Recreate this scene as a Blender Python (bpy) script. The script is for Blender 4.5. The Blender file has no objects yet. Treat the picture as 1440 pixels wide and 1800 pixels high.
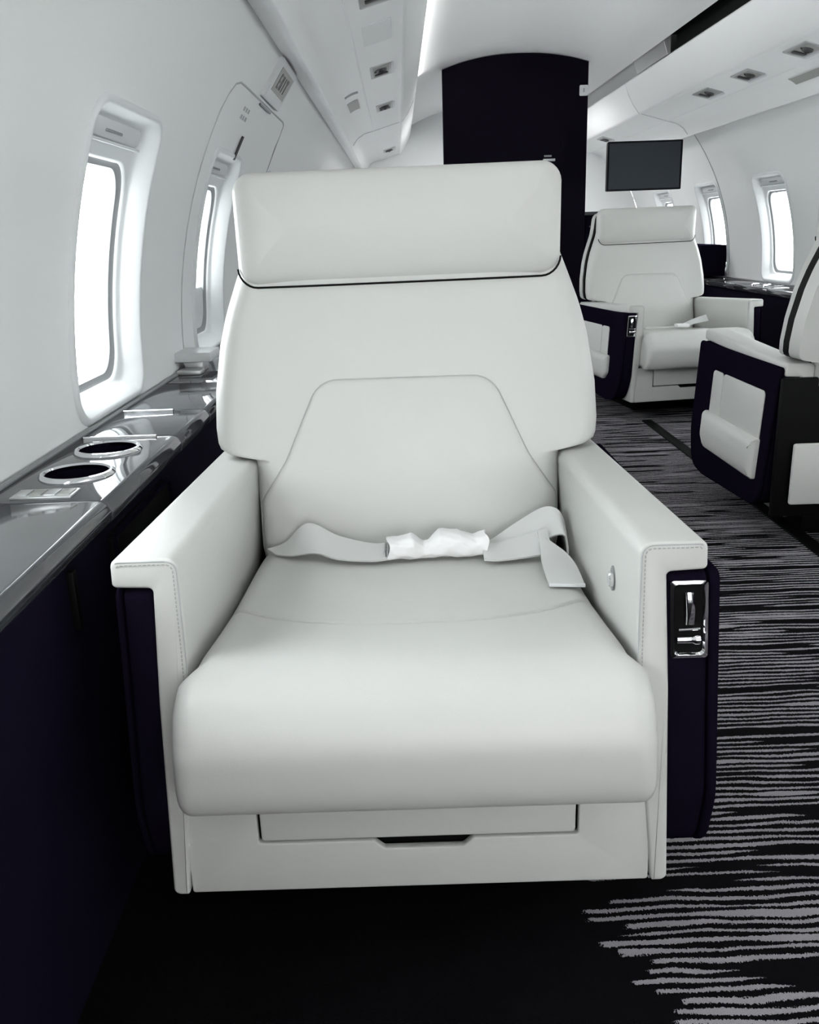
import bpy, bmesh, math, random
from mathutils import Vector, Matrix
S = bpy.context.scene
COL = S.collection
random.seed(7)
PI = math.pi

# ---------------------------------------------------------------- camera
cam_d = bpy.data.cameras.new('camera'); cam = bpy.data.objects.new('camera', cam_d); COL.objects.link(cam)
F_PX = 1560.0
cam_d.sensor_fit = 'VERTICAL'; cam_d.sensor_height = 36.0; cam_d.lens = 36.0*F_PX/1800.0
cam_d.clip_start = 0.02; cam_d.clip_end = 200
def set_camera():
    vx, vy, roll = (699-720)/F_PX, -(410-900)/F_PX, math.radians(2.0)
    dY = Vector((vx, vy, 1)).normalized()                 # cabin axis in camera axes (right, up, forward)
    up = Vector((-math.sin(roll), math.cos(roll), 0))
    dZ = (up - dY*up.dot(dY)).normalized()
    dX = dZ.cross(dY)
    if dX.x < 0: dX = -dX
    right = Vector((dX.x, dY.x, dZ.x)); upv = Vector((dX.y, dY.y, dZ.y)); fwd = Vector((dX.z, dY.z, dZ.z))
    m = Matrix((right, upv, -fwd)).transposed().to_4x4()
    m.translation = Vector((0, 0, 0.87))
    cam.matrix_world = m
set_camera()
S.camera = cam

# ---------------------------------------------------------------- light
w = bpy.data.worlds.new('overcast'); S.world = w; w.use_nodes = True
bg = w.node_tree.nodes['Background']; bg.inputs[0].default_value = (0.97, 0.99, 1.0, 1); bg.inputs[1].default_value = 15.0
S.view_settings.view_transform = 'Standard'; S.view_settings.look = 'None'
S.view_settings.gamma = 1; S.view_settings.use_curve_mapping = False
S.view_settings.exposure = -0.07
def area(name, loc, rot, sx, sy, power, color=(1, 1, 1)):
    d = bpy.data.lights.new(name, 'AREA'); d.shape = 'RECTANGLE'; d.size = sx; d.size_y = sy; d.energy = power; d.color = color
    o = bpy.data.objects.new(name, d); o.location = loc; o.rotation_euler = rot; COL.objects.link(o); return o
area('ceiling_lamp', (0.60, -0.15, 1.74), (0, 0, 0), 0.8, 1.6, 4)
area('rear_fill', (0.50, -1.45, 0.75), (math.radians(90), 0, 0), 1.3, 0.8, 22)  # fill added behind the camera to brighten the lower seat fronts
area('cove_fill', (0.1205, 2.0, 1.652), (0, math.radians(-118), 0), 0.016, 6.6, 10)  # unseen strip added behind the left valance to brighten the ceiling
area('ceiling_lamp', (0.72, 6.4, 1.66), (0, 0, 0), 0.5, 0.9, 24)

# ---------------------------------------------------------------- materials
def nt(name):
    m = bpy.data.materials.new(name); m.use_nodes = True
    return m, m.node_tree, m.node_tree.nodes['Principled BSDF']
def pm(name, col, rough=0.5, metal=0.0, bump=0.0, bscale=400.0, spec=0.5, coat=0.0, vary=0.0):
    m, t, b = nt(name)
    b.inputs['Base Color'].default_value = (*col, 1); b.inputs['Roughness'].default_value = rough
    b.inputs['Metallic'].default_value = metal; b.inputs['Specular IOR Level'].default_value = spec
    if coat: b.inputs['Coat Weight'].default_value = coat; b.inputs['Coat Roughness'].default_value = 0.03
    tc = t.nodes.new('ShaderNodeTexCoord')
    if vary:
        n = t.nodes.new('ShaderNodeTexNoise'); n.inputs['Scale'].default_value = bscale*0.3; n.inputs['Detail'].default_value = 4
        t.links.new(tc.outputs['Object'], n.inputs['Vector'])
        r = t.nodes.new('ShaderNodeMixRGB'); r.inputs[1].default_value = (*[c*(1-vary) for c in col], 1); r.inputs[2].default_value = (*[min(1, c*(1+vary)) for c in col], 1)
        t.links.new(n.outputs['Fac'], r.inputs[0]); t.links.new(r.outputs[0], b.inputs['Base Color'])
    if bump:
        n = t.nodes.new('ShaderNodeTexNoise'); n.inputs['Scale'].default_value = bscale; n.inputs['Detail'].default_value = 3
        t.links.new(tc.outputs['Object'], n.inputs['Vector'])
        bp = t.nodes.new('ShaderNodeBump'); bp.inputs['Strength'].default_value = bump; bp.inputs['Distance'].default_value = 0.001
        t.links.new(n.outputs['Fac'], bp.inputs['Height']); t.links.new(bp.outputs['Normal'], b.inputs['Normal'])
    return m
M = {}
M['leather'] = pm('white_leather', (0.565, 0.572, 0.547), 0.42, bump=0.12, bscale=700, spec=0.4)
M['stitch'] = pm('stitch_thread', (0.36, 0.37, 0.36), 0.8, vary=0.1)
M['navy'] = pm('navy_leather', (0.0062, 0.0045, 0.0108), 0.6, bump=0.2, bscale=900, spec=0.0)
M['black'] = pm('black_trim', (0.0012, 0.0012, 0.0014), 0.6, spec=0.12, bump=0.1)
M['fabric'] = pm('navy_wall_cloth', (0.0055, 0.0042, 0.0120), 0.85, bump=0.4, bscale=1500, spec=0.04)
M['panel'] = pm('aubergine_panel', (0.0050, 0.0035, 0.0080), 0.6, bump=0.1, bscale=500, spec=0.03, vary=0.2)
M['headliner'] = pm('white_headliner', (0.88, 0.89, 0.885), 0.42, bump=0.02, bscale=300, spec=0.35)
M['wall'] = pm('white_wall_panel', (0.80, 0.815, 0.81), 0.5, bump=0.03, bscale=300, spec=0.3)
M['plastic'] = pm('white_window_plastic', (0.67, 0.685, 0.69), 0.35, spec=0.4, bump=0.02)
M['gasket'] = pm('grey_gasket', (0.25, 0.26, 0.265), 0.6, bump=0.05)
M['seam'] = pm('grey_seam', (0.42, 0.44, 0.44), 0.7, bump=0.05)
M['silver'] = pm('silver_plate', (0.55, 0.56, 0.56), 0.35, 0.6, bump=0.05)
M['dark'] = pm('dark_nozzle', (0.03, 0.03, 0.032), 0.35, bump=0.05)
M['chrome'] = pm('chrome', (0.82, 0.82, 0.84), 0.08, 1.0, bump=0.02, bscale=60)
M['lacquer'] = pm('grey_lacquer', (0.048, 0.051, 0.056), 0.05, spec=0.52, bump=0.015, bscale=25)
M['screen'] = pm('tv_screen', (0.026, 0.032, 0.040), 0.2, spec=0.25, bump=0.02)
M['bezel'] = pm('tv_bezel', (0.002, 0.003, 0.005), 0.5, spec=0.1, bump=0.02)
M['web'] = pm('grey_webbing', (0.62, 0.63, 0.62), 0.45, bump=0.25, bscale=1200, spec=0.4)
M['tissue'] = pm('white_wrap', (0.88, 0.88, 0.88), 0.8, bump=0.3, bscale=120, spec=0.2)
M['label'] = pm('grey_lettering', (0.30, 0.31, 0.31), 0.7, bump=0.02)
M['sign'] = pm('grey_sign_lens', (0.34, 0.35, 0.33), 0.4, bump=0.05)

def glass():
    m, t, b = nt('window_glass')
    o = t.nodes['Material Output']; t.nodes.remove(b)
    tr = t.nodes.new('ShaderNodeBsdfTransparent'); gl = t.nodes.new('ShaderNodeBsdfGlossy'); gl.inputs['Roughness'].default_value = 0.02
    lw = t.nodes.new('ShaderNodeLayerWeight'); lw.inputs[0].default_value = 0.5; p5 = t.nodes.new('ShaderNodeMath'); p5.operation = 'POWER'; p5.inputs[1].default_value = 6.0; t.links.new(lw.outputs['Facing'], p5.inputs[0])
    fr = t.nodes.new('ShaderNodeMath'); fr.operation = 'MULTIPLY_ADD'; fr.inputs[1].default_value = 0.6; fr.inputs[2].default_value = 0.03; t.links.new(p5.outputs[0], fr.inputs[0])
    mx = t.nodes.new('ShaderNodeMixShader'); tr.inputs[0].default_value = (0.97, 0.985, 0.99, 1)
    t.links.new(fr.outputs[0], mx.inputs[0]); t.links.new(tr.outputs[0], mx.inputs[1]); t.links.new(gl.outputs[0], mx.inputs[2]); t.links.new(mx.outputs[0], o.inputs[0])
    return m
M['glass'] = glass()

def carpet():
    m, t, b = nt('striped_carpet'); L = t.links.new
    def N(ty, **k):
        n = t.nodes.new(ty)
        for a, v in k.items(): setattr(n, a, v)
        return n
    def math_(op, a, b_=None, c=None):
        n = N('ShaderNodeMath', operation=op)
        for i, v in enumerate((a, b_, c)):
            if v is None: continue
            if isinstance(v, (int, float)): n.inputs[i].default_value = v
            else: L(v, n.inputs[i])
        return n.outputs[0]
    tc = N('ShaderNodeTexCoord'); sp = N('ShaderNodeSeparateXYZ'); L(tc.outputs['Object'], sp.inputs[0])
    x, y = sp.outputs[0], sp.outputs[1]
    def noise2(sx, sy, off=0.0, detail=2, scale=1.0):
        cb = N('ShaderNodeCombineXYZ'); L(math_('MULTIPLY', x, sx), cb.inputs[0])
        yy = sy if not isinstance(sy, (int, float)) else math_('MULTIPLY', y, sy)
        L(yy, cb.inputs[1]); cb.inputs[2].default_value = off
        n = N('ShaderNodeTexNoise'); n.inputs['Scale'].default_value = scale; n.inputs['Detail'].default_value = detail; L(cb.outputs[0], n.inputs['Vector'])
        return n.outputs['Fac']
    P = 0.0150
    # gently wavy rows running across the cabin
    wav = math_('MULTIPLY', math_('SUBTRACT', noise2(7, 16, 3.0), 0.5), 0.020)
    fuzz = math_('MULTIPLY', math_('SUBTRACT', noise2(420, 260, 9.0, 2), 0.5), 0.0085)
    yy = math_('ADD', math_('ADD', y, wav), fuzz)
    rowf = math_('DIVIDE', yy, P)
    row = math_('FLOOR', rowf)
    ph = math_('SUBTRACT', rowf, row)
    # each row is broken into long dashes; its thickness changes along it
    n1 = noise2(2.6, math_('MULTIPLY', row, 7.31), 0.0, 1)
    n2 = noise2(4.0, math_('MULTIPLY', row, 3.77), 5.0, 1)
    duty = math_('ADD', math_('MULTIPLY', math_('SUBTRACT', n2, 0.5), 0.75), 0.43)
    clampm = lambda v, off, k: (lambda n_: (setattr(n_.node, 'use_clamp', True), n_)[1])(math_('MULTIPLY', math_('SUBTRACT', v, off), k))
    n1 = math_('ADD', n1, math_('MULTIPLY', fuzz, 2.0))
    duty = math_('MULTIPLY', duty, clampm(n1, 0.385, 22.0))
    duty = math_('ADD', duty, clampm(n1, 0.635, 12.0))
    st = math_('LESS_THAN', math_('MULTIPLY', math_('ABSOLUTE', math_('SUBTRACT', ph, 0.5)), 2.0), duty)
    # plain dark left of an edge that steps row by row
    wn = N('ShaderNodeTexWhiteNoise', noise_dimensions='1D'); L(row, wn.inputs['W'])
    edge = math_('ADD', math_('ADD', 0.215, math_('MULTIPLY', wn.outputs['Value'], 0.055)), math_('MULTIPLY', math_('MAXIMUM', math_('SUBTRACT', 0.93, y), 0.0), 0.42))
    st = math_('MULTIPLY', st, math_('GREATER_THAN', math_('ADD', x, math_('MULTIPLY', fuzz, 3.0)), edge))
    pile = noise2(900, 900, 2.0, 2)
    mix = N('ShaderNodeMixRGB'); mix.inputs[1].default_value = (0.0011, 0.0008, 0.0018, 1); mix.inputs[2].default_value = (0.36, 0.34, 0.365, 1)
    L(st, mix.inputs[0])
    mul = N('ShaderNodeMixRGB', blend_type='MULTIPLY'); mul.inputs[0].default_value = 0.7; L(mix.outputs[0], mul.inputs[1])
    ramp = N('ShaderNodeValToRGB'); L(pile, ramp.inputs[0]); ramp.color_ramp.elements[0].position = 0.3; ramp.color_ramp.elements[0].color = (0.5, 0.5, 0.5, 1); ramp.color_ramp.elements[1].position = 0.65
    L(ramp.outputs[0], mul.inputs[2]); L(mul.outputs[0], b.inputs['Base Color'])
    b.inputs['Roughness'].default_value = 0.95; b.inputs['Specular IOR Level'].default_value = 0.1
    bp = N('ShaderNodeBump'); bp.inputs['Strength'].default_value = 0.7; bp.inputs['Distance'].default_value = 0.003
    L(math_('ADD', pile, math_('MULTIPLY', st, 0.7)), bp.inputs['Height']); L(bp.outputs[0], b.inputs['Normal'])
    return m
M['carpet'] = carpet()

# ---------------------------------------------------------------- mesh helpers
def mesh_obj(name, verts, faces, mat, parent=None, smooth=True, ang=38, kind=None, label=None):
    me = bpy.data.meshes.new(name); me.from_pydata([tuple(v) for v in verts], [], faces)
    bm = bmesh.new(); bm.from_mesh(me); bmesh.ops.recalc_face_normals(bm, faces=bm.faces); bm.to_mesh(me); bm.free()
    if smooth:
        for p in me.polygons: p.use_smooth = True
        me.set_sharp_from_angle(angle=math.radians(ang))
    me.materials.append(M[mat]); me.update()
    o = bpy.data.objects.new(name, me); COL.objects.link(o)
    if parent: o.parent = parent
    if kind: o['kind'] = kind
    if label: o['label'] = label
    return o
def thing(name, label, cat, loc=(0, 0, 0), rz=0, group=None):
    o = bpy.data.objects.new(name, None); COL.objects.link(o); o.location = loc; o.rotation_euler = (0, 0, rz)
    o.empty_display_size = 0.1; o['label'] = label; o['category'] = cat
    if group: o['group'] = group
    return o
class MB:
    def __init__(s): s.v = []; s.f = []
    def add(s, v, f):
        n = len(s.v); s.v += [tuple(p) for p in v]; s.f += [tuple(i+n for i in q) for q in f]; return s
    def box(s, a, b, r=0.0, seg=2):
        (x0, y0, z0), (x1, y1, z1) = a, b
        v = [(x, y, z) for x in (x0, x1) for y in (y0, y1) for z in (z0, z1)]
        f = [(0, 1, 3, 2), (4, 6, 7, 5), (0, 4, 5, 1), (2, 3, 7, 6), (0, 2, 6, 4), (1, 5, 7, 3)]
        if r <= 0: return s.add(v, f)
        bm = bmesh.new(); bv = [bm.verts.new(p) for p in v]
        for q in f: bm.faces.new([bv[i] for i in q])
        bmesh.ops.bevel(bm, geom=bm.edges[:], offset=r, segments=seg, profile=0.5, affect='EDGES')
        bm.verts.index_update(); s.add([x.co[:] for x in bm.verts], [[x.index for x in q.verts] for q in bm.faces]); bm.free(); return s
    def loops(s, L, cap0=True, cap1=True, closed=True):
        n = len(L[0]); b = len(s.v)
        for l in L: s.v += [tuple(p) for p in l]
        m = n if closed else n-1
        for i in range(len(L)-1):
            for j in range(m):
                k = (j+1) % n; s.f.append((b+i*n+j, b+i*n+k, b+(i+1)*n+k, b+(i+1)*n+j))
        if cap0: s.f.append(tuple(b+j for j in range(n))[::-1])
        if cap1: s.f.append(tuple(b+(len(L)-1)*n+j for j in range(n)))
        return s
    def tube(s, path, r, n=8, closed=False):
        L = []
        P = [Vector(p) for p in path]
        for i, p in enumerate(P):
            t = (P[min(i+1, len(P)-1)]-P[max(i-1, 0)]).normalized()
            a = t.orthogonal() if i == 0 else (pa-t*pa.dot(t))
            a.normalize(); pa = a; c = t.cross(a)
            L.append([p+(a*math.cos(2*PI*k/n)+c*math.sin(2*PI*k/n))*r for k in range(n)])
        return s.loops(L)
    def lathe(s, prof, c=(0, 0, 0), n=32, axis='Z', cap=True):
        L = []
        for r, h in prof:
            l = []
            for k in range(n):
                a = 2*PI*k/n; p = (r*math.cos(a), r*math.sin(a), h)
                if axis == 'Y': p = (p[0], p[2], p[1])
                if axis == 'X': p = (p[2], p[0], p[1])
                l.append((p[0]+c[0], p[1]+c[1], p[2]+c[2]))
            L.append(l)
        return s.loops(L, cap, cap)
    def obj(s, name, mat, parent=None, **k): return mesh_obj(name, s.v, s.f, mat, parent, **k)
def rrect(hw, hh, r, cx=0, cy=0, n=6):
    r = min(r, hw*0.999, hh*0.999); P = []
    for sx, sy, a0 in ((1, 1, 0), (-1, 1, 90), (-1, -1, 180), (1, -1, 270)):
        for k in range(n+1):
            a = math.radians(a0+90*k/n); P.append((cx+sx*(hw-r)+r*math.cos(a), cy+sy*(hh-r)+r*math.sin(a)))
    return P
def round_poly(pts, n=6):
    """pts: (a, b, radius) corners -> dense outline"""
    out = []
    N = len(pts)
    for i in range(N):
        p = Vector(pts[i][:2]); r = pts[i][2]
        a = (Vector(pts[i-1][:2])-p); b = (Vector(pts[(i+1) % N][:2])-p)
        if r <= 0: out.append(tuple(p)); continue
        la, lb = a.length, b.length; a.normalize(); b.normalize()
        ang = a.angle(b); d = min(r/math.tan(ang/2), la*0.48, lb*0.48); rr = d*math.tan(ang/2)
        c = p+(a+b).normalized()*(rr/math.sin(ang/2))
        s0 = p+a*d-c; s1 = p+b*d-c
        a0 = math.atan2(s0.y, s0.x); a1 = math.atan2(s1.y, s1.x); da = (a1-a0+PI) % (2*PI)-PI
        for k in range(n+1):
            t = a0+da*k/n; out.append((c.x+rr*math.cos(t), c.y+rr*math.sin(t)))
    return out
def inset(poly, d):
    N = len(poly); out = []
    area2 = sum(poly[i-1][0]*poly[i][1]-poly[i][0]*poly[i-1][1] for i in range(N)); sg = 1 if area2 > 0 else -1
    for i in range(N):
        p = Vector(poly[i]); a = p-Vector(poly[i-1]); b = Vector(poly[(i+1) % N])-p
        if a.length < 1e-9: a = b
        if b.length < 1e-9: b = a
        n1 = Vector((-a.y, a.x)).normalized(); n2 = Vector((-b.y, b.x)).normalized()
        m = n1+n2
        if m.length < 1e-6: m = n1
        m.normalize(); k = 1/max(0.5, m.dot(n1)); q = p+m*d*sg*k; out.append((q.x, q.y))
    return out
def prism(mb, poly, h0, h1, r, to3, seg=3):
    """extrude outline from h0 to h1 with rounded end edges of radius r; to3(a, b, h) -> xyz"""
    L = []; s = 1 if h1 > h0 else -1
    if r > 0:
        for k in range(seg+1):
            a = PI/2*k/seg; L.append([to3(p[0], p[1], h0+s*r*(1-math.sin(a))) for p in inset(poly, r*(1-math.cos(PI/2-a)) if False else r*(1-math.sin(PI/2-a)) )] if False else [to3(p[0], p[1], h0+s*r*(1-math.cos(a)) ) for p in inset(poly, r*(1-math.sin(a)))])
        for k in range(seg, -1, -1):
            a = PI/2*k/seg; L.append([to3(p[0], p[1], h1-s*r*(1-math.cos(a))) for p in inset(poly, r*(1-math.sin(a)))])
    else:
        L = [[to3(p[0], p[1], h) for p in poly] for h in (h0, h1)]
    return mb.loops(L)
def lerp_table(tab, t):
    if t <= tab[0][0]: return tab[0][1]
    for (a, va), (b, vb) in zip(tab, tab[1:]):
        if t <= b: return va+(vb-va)*(t-a)/(b-a)
    return tab[-1][1]
def catmull(P, n):
    out = []
    for i in range(len(P)-1):
        p0, p1, p2, p3 = P[max(i-1, 0)], P[i], P[i+1], P[min(i+2, len(P)-1)]
        for k in range(n):
            t = k/n; out.append(tuple(0.5*((2*b)+(c-a)*t+(2*a-5*b+4*c-d)*t*t+(-a+3*b-3*c+d)*t**3) for a, b, c, d in zip(p0, p1, p2, p3)))
    out.append(tuple(P[-1])); return out
def copy_tree(o, parent=None):
    c = o.copy(); COL.objects.link(c)
    if parent: c.parent = parent
    for ch in list(o.children): copy_tree(ch, c)
    return c

# ---------------------------------------------------------------- cabin shell
XC, ZC, R = 0.721, 0.586, 1.298
Y0, Y1 = -2.2, 7.6
def cyl(side, s, y, d=0.0):
    a = s/R; return (XC+side*(R+d)*math.cos(a), y, ZC+(R+d)*math.sin(a))
def s_of_z(z): return R*math.asin((z-ZC)/R)
WIN_S, WIN_HH, WIN_HW = 0.251, 0.282, 0.212
win_left = [1.765, 2.725, 0.80, -0.16, -1.12, 3.69, 4.65, 5.61, 6.57]
win_right = [4.875, 5.835, 3.915, 2.955, 1.995, 1.035, 0.075, -0.885, 6.795]
def wall(name, side, wins):
    s0, s1 = s_of_z(0.0), R*PI/2
    hs0, hs1 = WIN_S-WIN_HH+0.014, WIN_S+WIN_HH-0.014
    ss = sorted(set([s0+(hs0-s0)*k/8 for k in range(9)]+[hs0+(hs1-hs0)*k/8 for k in range(9)]+[hs1+(s1-hs1)*k/16 for k in range(17)]))
    ys = {Y0, Y1}
    for c in wins: ys |= {c-WIN_HW+0.014, c+WIN_HW-0.014}
    ys = sorted(ys); mb = MB(); n = len(ys)
    mb.v = [cyl(side, s, y) for s in ss for y in ys]
    for i in range(len(ss)-1):
        for j in range(n-1):
            ym, sm = (ys[j]+ys[j+1])/2, (ss[i]+ss[i+1])/2
            if hs0 < sm < hs1 and any(abs(ym-c) < WIN_HW-0.02 for c in wins): continue
            mb.f.append((i*n+j, i*n+j+1, (i+1)*n+j+1, (i+1)*n+j))
    return mb.obj(name, 'wall', kind='structure')
wall('wall_left', -1, win_left); wall('wall_right', 1, win_right)

MB().box((-0.44, Y0, -0.03), (1.88, Y1, 0.0)).obj('floor', 'carpet', smooth=False, kind='structure')
def endwall(name, y0, y1):
    P = [(XC+R*1.0*math.cos(a), ZC+R*math.sin(a)) for a in [PI*k/32 for k in range(33)]]+[(XC-1.158, 0.0), (XC+1.158, 0.0)]
    mb = MB(); prism(mb, P, y0, y1, 0, lambda a, b, h: (a, h, b)); mb.obj(name, 'wall', kind='structure')
endwall('wall_front', Y1, Y1+0.04); endwall('wall_rear', Y0-0.04, Y0)

def ceil_z(o): return 1.812-0.065*(abs(o)/0.42)**2.2
mb = MB(); os_ = [-0.612+1.167*k/40 for k in range(41)]
prof = [(XC+o, ceil_z(o)) for o in os_]+[(XC+o, ceil_z(o)+0.02) for o in reversed(os_)]
prism(mb, prof, Y0, Y1, 0, lambda a, b, h: (a, h, b)); mb.obj('ceiling', 'headliner', kind='structure', ang=30)

def valance(side):
    """overhead service valance: underside lip, curved outer panel, service strip, curved inner face"""
    low = catmull([(1.046, 1.372), (1.0, 1.362), (0.972, 1.346), (0.964, 1.347), (0.958, 1.356), (0.93, 1.392), (0.89, 1.417), (0.841, 1.429)], 5)
    strip = [(0.838, 1.4275), (0.834, 1.4315), (0.70, 1.469), (0.690, 1.471), (0.684, 1.4695), (0.676, 1.4725), (0.670, 1.479)]
    inner = catmull([(0.670, 1.479), (0.640, 1.520), (0.610, 1.575), (0.592, 1.622), (0.592, 1.632)], 5)
    P = low+strip+inner[1:]+[(0.60, 1.640), (0.64, 1.645), (0.93, 1.48), (1.06, 1.40)]
    mb = MB(); prism(mb, [(XC+side*a, b) for a, b in P], Y0, Y1, 0, lambda a, b, h: (a, h, b))
    return mb.obj('trim_1' if side < 0 else 'trim_2', 'headliner', kind='structure', ang=28)
for sd in (-1, 1):
    v = valance(sd)
    # dark channel between valance and dome
    mb = MB(); P = [(0.605, 1.6405), (0.66, 1.648), (0.66, 1.735), (0.54, 1.735), (0.54, 1.715), (0.62, 1.715), (0.62, 1.655)] if sd > 0 else [(0.605, 1.6405), (0.66, 1.648), (0.66, 1.70), (0.60, 1.70), (0.60, 1.692), (0.645, 1.69), (0.645, 1.655)]
    prism(mb, [(XC+sd*a, b) for a, b in P], Y0, 4.62 if sd > 0 else 5.5, 0, lambda a, b, h: (a, h, b))
    mb.obj('air_channel', 'black' if sd > 0 else 'headliner', v, smooth=False)
    mb = MB(); prism(mb, [(XC+sd*a, b) for a, b in [(0.585, 1.636), (0.60, 1.642), (0.60, 1.735), (0.55, 1.735)]], 4.64, 5.2, 0.002, lambda a, b, h: (a, h, b))
    mb.obj('channel_filler', 'silver', v, smooth=False) if sd > 0 else None
    # ring joint at the forward partition
    path = [(XC+sd*a, 5.47, b-0.0005) for a, b in [(0.592, 1.628), (0.61, 1.575), (0.640, 1.520), (0.672, 1.4765), (0.70, 1.469), (0.836, 1.43), (0.89, 1.416), (0.93, 1.391), (0.957, 1.356)]]
    MB().tube(path, 0.003, 6).obj('panel_joint', 'plastic', v)

def wall_path(side, pts, d=0.0): return [cyl(side, s_of_z(z), y, d) for y, z in pts]
# joint outline of the emergency exit hatch on the left, ring joint on the right
hp = [(2.375, 0.57)]+[(2.375+0.045*((k/10)**2), 0.57+0.56*k/10) for k in range(1, 11)]+[(2.43, 1.18), (2.45, 1.22), (2.48, 1.245), (2.53, 1.255), (2.6, 1.256), (3.0, 1.256), (3.4, 1.256), (3.44, 1.25), (3.46, 1.22), (3.47, 1.1), (3.47, 0.9), (3.47, 0.6)]
MB().tube(wall_path(-1, hp), 0.0028, 6).obj('trim_3', 'seam', kind='structure')
MB().tube(wall_path(1, [(5.60, 0.56+0.84*k/24) for k in range(25)]), 0.004, 6).obj('trim_4', 'seam', kind='structure')
# small raised lettering block on the hatch
t3 = bpy.data.objects['trim_3']

# ---------------------------------------------------------------- windows
def make_window(idx, side, y, lowered=False):
    def loop(hw, hh, r, sc, d):
        P = rrect(hw, hh, r, n=7); out = []
        for i, p in enumerate(P):
            q = P[(i+1) % len(P)]; k = 10 if i % 8 == 7 else 1     # long straight sides follow the curved wall
            out += [(p[0]+(q[0]-p[0])*j/k, p[1]+(q[1]-p[1])*j/k) for j in range(k)]
        return [cyl(side, sc+b, y+a, d) for a, b in out]
    W = bpy.data.objects.new('window_%d' % idx, None); COL.objects.link(W); W['kind'] = 'structure'
    W.location = cyl(side, WIN_S, y, 0); W.empty_display_size = 0.1
    def put(o): o.location = -Vector(W.location); return o
    OS, OH, OW = 0.220, 0.208, 0.164
    a = MB(); HW, HH = WIN_HW, WIN_HH
    a.loops([loop(HW+.004, HH+.004, .06, WIN_S, .006), loop(HW+.004, HH+.004, .06, WIN_S, -.001), loop(HW, HH, .057, WIN_S, -.006), loop(HW-.006, HH-.006, .052, WIN_S, -.008), loop(HW-.012, HH-.012, .05, WIN_S, -.005),
             loop(HW-.030, HH-.030, .04, WIN_S, .026), loop(HW-.034, HH-.034, .038, WIN_S, .031), loop(OW+.006, OH+.006, .064, OS, .034), loop(OW+.001, OH+.001, .062, OS, .038), loop(OW, OH, .062, OS, .042)], False, False)
    put(a.obj('window_frame', 'plastic', W, ang=50))
    g = MB(); g.loops([loop(OW, OH, .062, OS, .040), loop(OW-.003, OH-.003, .062, OS, .043), loop(OW-.012, OH-.012, .060, OS, .046), loop(OW-.014, OH-.014, .060, OS, .0555)], False, False)
    put(g.obj('gasket', 'gasket', W))
    tn = MB(); tn.loops([loop(OW-.0135, OH-.0135, .060, OS, .055), loop(OW-.0135, OH-.0135, .060, OS, .068), loop(OW-.018, OH-.018, .060, OS, .070), loop(OW-.018, OH-.018, .060, OS, .082), loop(OW+.03, OH+.03, .05, OS, .084)], False, False)
    put(tn.obj('tunnel', 'plastic', W, ang=50))
    for d, i in ((.060, .0135), (.078, .018)):
        p = MB(); c = cyl(side, OS, y, d); l = loop(OW-i, OH-i, .060, OS, d); p.v = [c]+l; n = len(l); p.f = [(0, 1+k, 1+(k+1) % n) for k in range(n)]
        put(p.obj('pane', 'glass', W))
    # shade housing across the top with its pull slot and lip
    SC, SH, SW = 0.4815, 0.0165, 0.174
    h = MB(); h.loops([loop(SW, SH, .012, SC, .034), loop(SW, SH, .012, SC, .028), loop(SW-.003, SH-.003, .011, SC, .0255)], False, True); put(h.obj('shade_housing', 'plastic', W, ang=50))
    e = MB(); e.loops([loop(SW, .003, .0025, SC-SH-.005, .036), loop(SW, .003, .0025, SC-SH-.005, .0225), loop(SW-.002, .0015, .001, SC-SH-.005, .021)], False, True); put(e.obj('shade_lip', 'plastic', W))
    k = MB(); k.loops([loop(.045, .0026, .002, SC-.002, .027), loop(.045, .0026, .002, SC-.002, .0225), loop(.044, .002, .0015, SC-.002, .0215)], False, True); put(k.obj('shade_pull', 'gasket', W, label='grey pull slot'))
    if lowered:
        q = MB(); q.loops([loop(OW-.004, .062, .03, OS-OH+.066, .056), loop(OW-.004, .062, .03, OS-OH+.066, .050), loop(OW-.007, .059, .03, OS-OH+.066, .048)], False, True); put(q.obj('shade', 'plastic', W, ang=50))
        k = MB(); k.loops([loop(.03, .004, .003, OS-OH+.086, .050), loop(.03, .004, .003, OS-OH+.086, .044), loop(.028, .003, .002, OS-OH+.086, .043)], False, True); put(k.obj('shade_pull', 'gasket', W))
n = 1
for y in win_left: make_window(n, -1, y, abs(y-2.725) < .01); n += 1
for y in win_right: make_window(n, 1, y); n += 1

# ---------------------------------------------------------------- side consoles
def console(side, lids, label, name='side_console', cups=()):
    C = thing(name, label, 'console', (XC+side*1.15, 2.4, 0.0))
    def put(o): o.location = -Vector(C.location); return o
    X = lambda off: XC+side*off
    top = 0.545
    for a, b in lids:
        g = 0.0018
        P = [(X(1.294), top-.03, 0), (X(1.294), top, .002), (X(1.120), top, .013), (X(1.112), top-.016, .010), (X(1.116), top-.031, .006), (X(1.135), top-.033, 0)]
        pl = round_poly(P, 5)
        holes = [c for c in cups if a < c < b]
        mb = MB(); prism(mb, pl, a+g, b-g, .0022, lambda p, q, h: (p, h, q))
        o = put(mb.obj('console_lid', 'lacquer', C, ang=40))
    # body, gasket along wall
    mb = MB().box((min(X(1.296), X(1.128)), Y0, 0.0), (max(X(1.296), X(1.128)), 7.0, top-.032))
    mb.v = [((p[0] if abs(p[0]-X(1.128)) < 1e-6 else X(1.158 if p[2] < .1 else 1.29)), p[1], p[2]) for p in mb.v]
    put(mb.obj('console_panel', 'fabric', C, smooth=False))
    put(MB().tube([(X(1.291), Y0+.1, top+.003), (X(1.291), 7.0, top+.003)], .0045, 8).obj('wall_gasket', 'gasket', C))
    return C, put
lidsL = [(-2.15, -0.6), (-0.6, 1.13), (1.13, 1.53), (1.53, 1.775), (1.775, 2.12), (2.12, 3.3), (3.3, 5.0), (5.0, 7.0)]
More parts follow.
